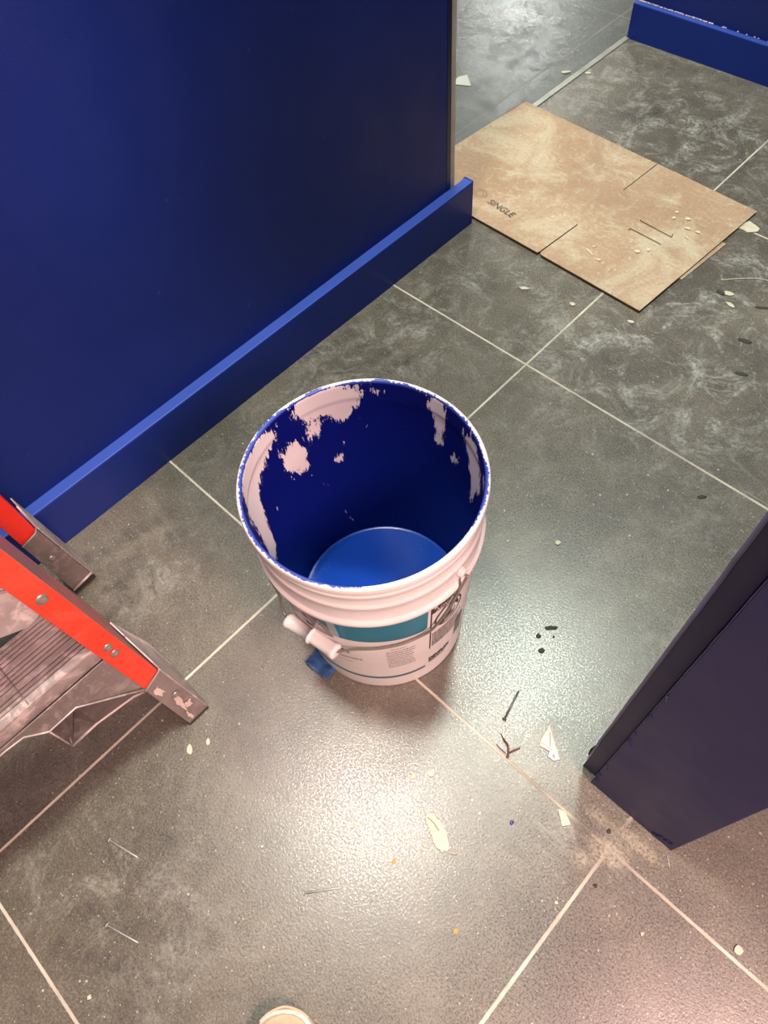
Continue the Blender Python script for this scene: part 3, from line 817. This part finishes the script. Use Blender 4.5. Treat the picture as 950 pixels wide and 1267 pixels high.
# plaster flecks dropped on the card
M_fleck = simple('card_fleck', srgb(222, 204, 172), .85)
rf = random.Random(21)
def fleck(cx, cy, rx, ry, a, n=8):
    bm = bmesh.new(); vs = []
    for k in range(n):
        p = 2*pi*k/n; u = rx*.8*cos(p)*rf.uniform(.5, 1.1); v = ry*.8*sin(p)*rf.uniform(.5, 1.1)
        vs.append(bm.verts.new((cx-cx0+u*cos(a)-v*sin(a), cy-cy0+u*sin(a)+v*cos(a), .0093)))
    bm.faces.new(vs); return bm
for i, (cx, cy, rx, ry, a) in enumerate(((-.616, 1.180, .022, .004, -.35), (-.588, 1.172, .010, .004, .1), (-.540, 1.245, .008, .008, .4), (-.525, 1.262, .005, .007, 0), (-.515, 1.40, .010, .007, 0), (-.545, 1.405, .006, .005, 0),
                                         (-.500, 1.372, .010, .006, .3), (-.475, 1.375, .008, .005, 0), (-.540, 1.385, .006, .006, 0), (-.484, 1.345, .010, .003, -.5), (-.62, 1.20, .008, .003, 1.0))):
    obj('plaster_fleck', fleck(cx, cy, rx, ry, a), M_fleck, card)

# ------------------------------------------------------------------ DEBRIS
M_steel = simple('nail_steel', srgb(190, 188, 186), .35, .3, .15, 80)
M_plaster = simple('plaster_chip', srgb(208, 199, 176), .85, 0, .08, 80, .3, 120)
M_paper = simple('white_paper', srgb(206, 204, 194), .8, 0, .04)
M_dsteel = simple('dark_nail_steel', srgb(84, 92, 86), .3, .5, .2, 80)
def nail(x0, y0, x1, y1, label, r=.0011, rh=.0032, m=None):
    """head at (x0,y0), point at (x1,y1); lies on its head rim and tip"""
    L = math.hypot(x1-x0, y1-y0); root = empty('nail', (x0, y0, 0), math.atan2(y1-y0, x1-x0)); tag(root, label, 'nail', 'loose nails on the floor')
    a = Vector((0, 0, rh)); b = Vector((L, 0, r*.4)); d = (b-a)
    bm = bmesh.new(); tube(bm, [a, a+d*.93, b], [r, r, .0002], 12); obj('shank', bm, m or M_steel, root, smooth=True)
    bm = bmesh.new(); tube(bm, [a-d.normalized()*.0012, a, a+d.normalized()*.0004], [rh*.95, rh, rh*.6], 16); obj('head', bm, m or M_steel, root)
nail(-.4221, -.2199, -.3741, -.2057, 'thin steel nail on tile, upper one of the two at lower left')
nail(-.3386, -.2824, -.2920, -.2659, 'thin steel nail near the bottom left corner, lower of the two')
nail(-.1758, -.0769, -.1437, -.0375, 'steel nail lying in the middle of the tile in front of the bucket')
nail(-.1261, .2797, -.1373, .3280, 'dark steel nail beside the torn white paper scrap', .0015, .0034, M_dsteel)

def flake(name, cat, label, cx, cy, outline, mat, th=.0012, lift=.001, group=None, jag=0, seed=1, parts=None):
    r = random.Random(seed); pts = []
    n = len(outline)
    for i in range(n):
        a = outline[i]; b = outline[(i+1) % n]; pts.append(a)
        if jag:
            for k in range(1, 4):
                u = k/4; pts.append((a[0]+(b[0]-a[0])*u+r.uniform(-jag, jag), a[1]+(b[1]-a[1])*u+r.uniform(-jag, jag)))
    bm = bmesh.new(); slab(bm, [(x-cx, y-cy, .0004+abs(lift)*(.5+.5*mnoise.noise(Vector((x*60, y*60, seed))))) for x, y in pts], (0, 0, th))
    bmesh.ops.triangulate(bm, faces=[f for f in bm.faces if len(f.verts) > 4])
    o = obj(name, bm, mat, loc=(cx, cy, 0)); tag(o, label, cat, group); return o
def rnd_outline(cx, cy, rx, ry, a=0, n=9, seed=1):
    r = random.Random(seed); out = []
    for k in range(n):
        p = 2*pi*k/n; s = r.uniform(.7, 1.15); u = rx*cos(p)*s; v = ry*sin(p)*s
        out.append((cx+u*cos(a)-v*sin(a), cy+u*sin(a)+v*cos(a)))
    return out

# torn paper scrap with printing, by the dark wall
pp = flake('paper_scrap', 'paper', 'torn triangular white paper scrap with faint print near the dark wall end', -.055, .295,
           [(-.0723, .3163), (-.0520, .3005), (-.0336, .2872), (-.0385, .2800), (-.0480, .2795), (-.0505, .2870), (-.0660, .2835), (-.0700, .2945)], M_paper, .0006, .0022, seed=3)
bm = bmesh.new()
for (x0, y0, x1, y1, w) in ((-.0690, .2880, -.0475, .2900, .0005), (-.0655, .3080, -.0535, .2915, .0006), (-.0440, .2865, -.0420, .2842, .0016), (-.0415, .2850, -.0400, .2835, .0014)):
    a = Vector((x0+.055, y0-.295)); b = Vector((x1+.055, y1-.295)); nn = Vector((-(b-a).y, (b-a).x)).normalized()*w/2
    bm.faces.new([bm.verts.new((p.x, p.y, .0036)) for p in (a-nn, b-nn, b+nn, a+nn)])
obj('print_marks', bm, M_smallprint, pp)
flake('paper_scrap', 'paper', 'small square of white paper on dark tile beside the left wall end', -1.27, 1.535,
      [(-1.300, 1.552), (-1.2880, 1.572), (-1.2434, 1.5363), (-1.2950, 1.512)], M_paper, .0006, .001, seed=4)
flake('paper_scrap', 'paper', 'small folded white paper tab between the paper scrap and dark wall corner', .012, .225,
      [(.0040, .2330), (.0130, .2365), (.0285, .2285), (.0210, .2190)], M_plaster, .0008, .0008, seed=5)
# long plaster peel with curled thread
pl = flake('plaster_peel', 'plaster', 'long ragged white plaster peel with a curled thread beside it', -.095, .098,
      [(-.1225, .1035), (-.1195, .1090), (-.1130, .1120), (-.0960, .1100), (-.0800, .1010), (-.0715, .0930), (-.0745, .0850), (-.0830, .0830), (-.1000, .0905), (-.1120, .0960)], M_plaster, .0022, .0015, jag=.0022, seed=6)
bm = bmesh.new()
W = lambda x, y, z: (x+.095, y-.098, z)
tube(bm, catmull([W(-.0735, .090, .001), W(-.0680, .0905, .002), W(-.0615, .0945, .003), W(-.0600, .1010, .002), W(-.0650, .1050, .001)], 6), .0006, 6)
obj('thread', bm, M_plaster, pl, smooth=True); bm = bmesh.new()
tube(bm, catmull([W(-.1180, .1150, .002), W(-.1150, .1130, .004), W(-.1070, .1130, .002)], 6), .0005, 6)
obj('thread', bm, M_plaster, pl, smooth=True)
bm = bmesh.new(); tube(bm, [W(-.1190, .1035, .0050), W(-.1080, .1040, .0052), W(-.0960, .1010, .0050)], .0004, 5); obj('crack', bm, M_smallprint, pl)

# reddish brown dry leaf stem
M_leaf = simple('dried_stem', srgb(96, 46, 40), .7, 0, .35, 90)
root = empty('dry_leaf', (-.0935, .243, 0)); tag(root, 'forked reddish brown dry leaf scrap lying on the grout line', 'leaf')
W = lambda x, y, z: (x+.0935, y-.243, z)
bm = bmesh.new()
tube(bm, catmull([W(-.1175, .2600, .001), W(-.1085, .2560, .003), W(-.0985, .2530, .003), W(-.0915, .2440, .0025), W(-.0885, .2390, .001)], 6), [.0006]*6+[.0013]*12+[.0018]*7, 8)
obj('blade', bm, M_leaf, root, smooth=True)
bm = bmesh.new(); tube(bm, catmull([W(-.0925, .2440, .002), W(-.0890, .2520, .003), W(-.0840, .2625, .001)], 6), .0010, 8); obj('stem', bm, M_leaf, root, smooth=True)
bm = bmesh.new(); tube(bm, catmull([W(-.0945, .2430, .002), W(-.1030, .2425, .002), W(-.1120, .2440, .001)], 6), .0005, 6); obj('stem', bm, M_leaf, root, smooth=True)

chips = [
 (-.4255, -.0397, .0028, .0060, 1.0, 'small white plaster chip by the ladder foot, the upper of the pair'),
 (-.4369, -.0661, .0045, .0080, 1.0, 'white oval plaster chip by the ladder foot, the lower of the pair'),
 (-.1553, .1492, .0060, .0042, .2, 'small white plaster chip on tile between bucket and long peel'),
 (-.1700, .1300, .0035, .0040, 0, 'tiny pale plaster chip with hair-thin scratch, left of its neighbour'),
 (.2623, .2502, .0062, .0052, 0, 'round white plaster chip beside the grout line at lower right'),
 (-.6605, 1.0121, .0110, .0045, .6, 'white plaster chip on the tile between cardboard and bucket'),
 (-.5550, 1.0364, .0070, .0050, 0, 'small white chip just off the cardboard front edge'),
 (-.4370, 1.0678, .0070, .0040, .1, 'white chip just below the near corner of the cardboard'),
 (-.2439, .5673, .0048, .0050, 0, 'lone white plaster chip on tile right of the bucket'),
 (-.3134, 1.2306, .0100, .0050, -.3, 'bright white chip on tile right of the cardboard'),
 (-.3330, 1.2570, .0110, .0055, .3, 'white chip next to a grey crumb right of the cardboard'),
 (-.3120, .1085, .0001, .0001, 0, None),
 (-1.0850, 1.7350, .0140, .0060, .9, 'white plaster chip on dark tile next to the threshold strip'),
 (-1.0350, 1.7650, .0080, .0050, .3, 'small white chip right beside the threshold strip'),
 (-.2900, -.3450, .0028, .0030, 0, 'white fleck at the lower left beyond the grout line'),
 (.1680, .1850, .0022, .0024, 0, 'tiny white chip on the pinkish tile below the dark wall end'),
 (.0700, .1400, .0022, .0022, 0, 'tiny white chip on brown tile below the sawdust'),
]
for i, (x, y, rx, ry, a, lb) in enumerate(chips):
    if lb: flake('plaster_chip', 'plaster chip', lb, x, y, rnd_outline(x, y, rx, ry, a, 9, i+10), M_plaster, .0016, .0008, 'plaster chips scattered on the floor', seed=i)
M_or = simple('orange_chip', srgb(206, 150, 84), .7)
for i, (x, y, lb) in enumerate(((-.0027, .0274, 'small orange chip, lowest and furthest right of the two'), (-.1157, .0314, 'small orange chip in the bright floor highlight'))):
    flake('orange_chip', 'chip', lb, x, y, rnd_outline(x, y, .0028, .0042, .3, 8, i+40), M_or, .001, .0006, 'orange chips', seed=i)
bm = bmesh.new(); v = bmesh.ops.create_uvsphere(bm, u_segments=20, v_segments=10, radius=.0030)['verts']
bmesh.ops.transform(bm, matrix=Matrix.Translation((0, 0, .0006)) @ Matrix.Diagonal((.8, 1.1, .3, 1)), verts=v)
tag(obj('paint_drop', bm, simple('blue_drop', (.02, .02, .22, 1), .15), loc=(-.031, .1765, 0), smooth=True), 'tiny dark blue paint drop on the tile below the leaf', 'paint drop')

# dark mud crumbs
M_mud = simple('dark_mud', srgb(66, 64, 54), .9, 0, .2, 90, .5, 300)
crumbs = [(-.1614, .4394, .0120, .0042, .75, 'largest dark mud crumb on tile right of the bucket', None), (-.1681, .4154, .0050, .0050, 0, 'round dark mud crumb below the largest one', None),
          (-.1500, .3995, .0050, .0060, -.6, 'angular dark mud crumb above the nail', None), (-.1500, .4300, .0020, .0028, 0, 'tiny dark crumb under the largest crumb', None),
          (-.1167, .7981, .0090, .0050, .8, 'dark crumb on the tile near the right dark wall', None), (-.2054, 1.0834, .0140, .0050, .4, 'black crumb near right edge below the cardboard', None),
          (-.2433, 1.1623, .0140, .0070, .2, 'dark chipped patch of mud right of the cardboard', None), (-.3450, 1.2510, .0120, .0070, 0, 'grey mud crumb beside two white chips', None),
          (-.2600, 1.2650, .0200, .0040, .6, 'long dark mud streak at the right edge', None),
          (.0700, .2560, .0028, .0040, 0, 'dark crumb in the sawdust by the wall corner', None), (.0950, .1900, .0030, .0030, 0, 'dark crumb at the lower side of the sawdust', None)]
for i, (x, y, rx, ry, a, lb, _) in enumerate(crumbs):
    bm = bmesh.new(); v = bmesh.ops.create_icosphere(bm, subdivisions=3, radius=1)['verts']
    for w in v:
        k = 1+.35*mnoise.noise(w.co*1.8+Vector((i*3.1, 0, 0)))
        w.co = Vector((w.co.x*rx*k*.85, w.co.y*ry*k*.8, max(-.15, w.co.z)*min(rx, ry)*.35*k))
    bmesh.ops.transform(bm, matrix=Matrix.Translation((0, 0, .0004)) @ Matrix.Rotation(a, 4, 'Z'), verts=v)
    tag(obj('mud_crumb', bm, M_mud, loc=(x, y, 0), smooth=True), lb, 'crumb', 'dark mud crumbs on the floor')

# white disc peeking from under the cardboard
flake('plaster_patch', 'plaster', 'cream plaster lump sticking out from under the cardboard right edge', -.405, 1.463,
      rnd_outline(-.405, 1.463, .022, .019, .4, 12, 77), M_plaster, .0020, .0008, seed=8)
# thin white strand at the right edge
bm = bmesh.new(); tube(bm, catmull([(-.10, -.045, .0008), (-.04, .005, .0012), (.02, .010, .001), (.08, -.005, .0008)], 8), .0009, 6)
tag(obj('thread_strand', bm, M_plaster, loc=(-.265, 1.33, 0), smooth=True), 'thin pale curved strand on tile at right edge', 'thread')
# little twig by the wall foot
bm = bmesh.new(); tube(bm, [(0, 0, .0008), (.010, -.010, .0010)], .0005, 6)
tag(obj('twig', bm, M_plaster, loc=(.142, .283, 0), smooth=True), 'pale splinter under the outer corner of the dark wall end', 'splinter')

# crumpled blue masking tape stuck under the bucket
t = NT('blue_masking_tape'); t.col(t.ramp(t.noise(50, 4, .6), [(.3, srgb(40, 82, 140)), (.7, srgb(96, 140, 196))])); t.set(Roughness=.55)
bm = bmesh.new(); nx, ny = 14, 10; V = []
ra = random.Random(9)
for i in range(nx+1):
    for j in range(ny+1):
        u, w = i/nx, j/ny
        V.append(bm.verts.new(((u-.5)*.046, (w-.5)*.030, .0042+.0034*mnoise.noise(Vector((u*4, w*4, 2)))+.010*max(0, 1-w)**2*(.5+.5*sin(u*9)))))
for i in range(nx):
    for j in range(ny):
        a = i*(ny+1)+j; bm.faces.new((V[a], V[a+ny+1], V[a+ny+2], V[a+1]))
bmesh.ops.solidify(bm, geom=bm.faces[:], thickness=.0004)
o = obj('masking_tape', bm, t.m, smooth=True, loc=(-.3840, .1560, 0)); o.rotation_euler = (0, 0, rad(4))
tag(o, 'crumpled scrap of blue masking tape poking out under the bucket', 'tape')

# ------------------------------------------------------------------ SHOE (toe at the bottom edge)
shoe = empty('shoe', (-.101, -.1764, 0), rad(137.5))
tag(shoe, 'tan canvas shoe toe with pale rubber rim at the bottom edge', 'shoe')
def outline(k=1.0, grow=0):
    # half widths along the length (x back from toe)
    L = [(0, 0), (.003, .016), (.008, .026), (.018, .0345), (.035, .041), (.06, .0455), (.09, .047), (.13, .041), (.17, .034), (.21, .033), (.25, .034), (.275, .028), (.286, .015), (.29, 0)]
    return [(x, (w+grow if w > 0 else 0)) for x, w in L]
def shoe_loft(levels, name, mat):
    bm = bmesh.new(); rings = []
    for (z, sc_, inset) in levels:
        o_ = outline(); ring = []
        up = [(-(x*(1-2*inset/.29)+inset), w*sc_) for x, w in o_]; dn = [(x, -w) for x, w in up[-2:0:-1]]
        for x, w in up+dn: ring.append(bm.verts.new((x, w, z if not callable(z) else z(-x))))
        rings.append(ring)
    for a, b in zip(rings, rings[1:]):
        n = len(a)
        for k in range(n): bm.faces.new((a[k], a[(k+1) % n], b[(k+1) % n], b[k]))
    bm.faces.new(rings[0]); bm.faces.new(rings[-1][::-1])
    o = obj(name, bm, mat, shoe, smooth=True)
    m = o.modifiers.new('s', 'SUBSURF'); m.levels = 1; m.render_levels = 2
    return o
M_sole = simple('shoe_rubber', srgb(222, 214, 196), .6)
M_canvas = simple('tan_canvas', srgb(206, 180, 150), .85, 0, .12, 200, .4, 900)
shoe_loft([(.0, .96, .002), (.003, 1.0, 0), (.020, 1.0, 0), (.026, .985, .001), (.027, .90, .006)], 'sole', M_sole)
up = lambda h: (lambda d: .026+h*min(1, (d/.13)**.75 if d > 0 else 0)*1.0)
shoe_loft([(.025, .93, .004), (.030, .925, .005), (up(.028), .86, .010), (up(.050), .66, .020), (up(.062), .40, .035)], 'upper', M_canvas)
M_band = simple('toe_band_pink', srgb(214, 176, 150), .6)
bm = bmesh.new()
tube(bm, catmull([(-.0125, -.0295, .0235), (-.0045, -.018, .0235), (.0005, 0, .0235), (-.0045, .018, .0235), (-.0125, .0295, .0235)], 8), .0016, 8)
obj('toe_bumper', bm, M_band, shoe, smooth=True)
bm = bmesh.new()
for k in range(4):
    x = -.115-.022*k
    tube(bm, catmull([(x, -.020, .072+.004*k), (x-.004, 0, .086+.004*k), (x, .020, .072+.004*k)], 6), .0022, 8)
obj('laces', bm, M_sole, shoe, smooth=True)

# ------------------------------------------------------------------ LIGHT
def area(name, loc, size, power, color, target=None, spread=180, sy=None):
    l = bpy.data.lights.new(name, 'AREA'); l.energy = power; l.color = color; l.size = size
    if sy: l.shape = 'RECTANGLE'; l.size_y = sy
    l.spread = rad(spread)
    o = bpy.data.objects.new(name, l); COL.objects.link(o); o.location = loc
    if target is not None:
        o.rotation_euler = (Vector(target)-Vector(loc)).to_track_quat('-Z', 'Y').to_euler()
    return o
area('ceiling_light_near', (-.62, .18, 2.68), .24, 38, (1, .96, .86))
area('ceiling_light_mid', (-.53, 1.20, 2.68), .22, 40, (.90, 1, .88))
area('ceiling_light_far', (-5.0, 6.9, 2.68), .7, 105, (.97, 1, .94))
area('fill_light_back_room', (-3.0, 1.5, 2.6), .8, 65, (1, .98, .93))  # added unseen fill that brightens the cardboard; floor reflection hidden by wall_left
area('side_light_pink', (.95, .08, 1.55), .40, 49, (1, .64, .59), (-.3, .0, 0))
w = bpy.data.worlds.new('room_ambient'); sc.world = w; w.use_nodes = True
bg = w.node_tree.nodes['Background']; bg.inputs[0].default_value = (.95, .93, .86, 1); bg.inputs[1].default_value = .37

# ------------------------------------------------------------------ CAMERA
cam = bpy.data.cameras.new('camera'); co = bpy.data.objects.new('camera', cam); COL.objects.link(co)
R = Matrix(((.72267864, -.5626705, .40141935), (.68762245, .64416092, -.33501055), (-.0700781, .51812992, .85242621)))
co.matrix_world = Matrix.Translation((0, 0, 1.07)) @ R.to_4x4()
cam.sensor_fit = 'HORIZONTAL'; cam.sensor_width = 36; cam.lens = 893.475171/950*36; cam.clip_start = .02
sc.camera = co
sc.view_settings.view_transform = 'Standard'; sc.view_settings.look = 'None'
sc.view_settings.exposure = 0.0; sc.view_settings.gamma = 1.0
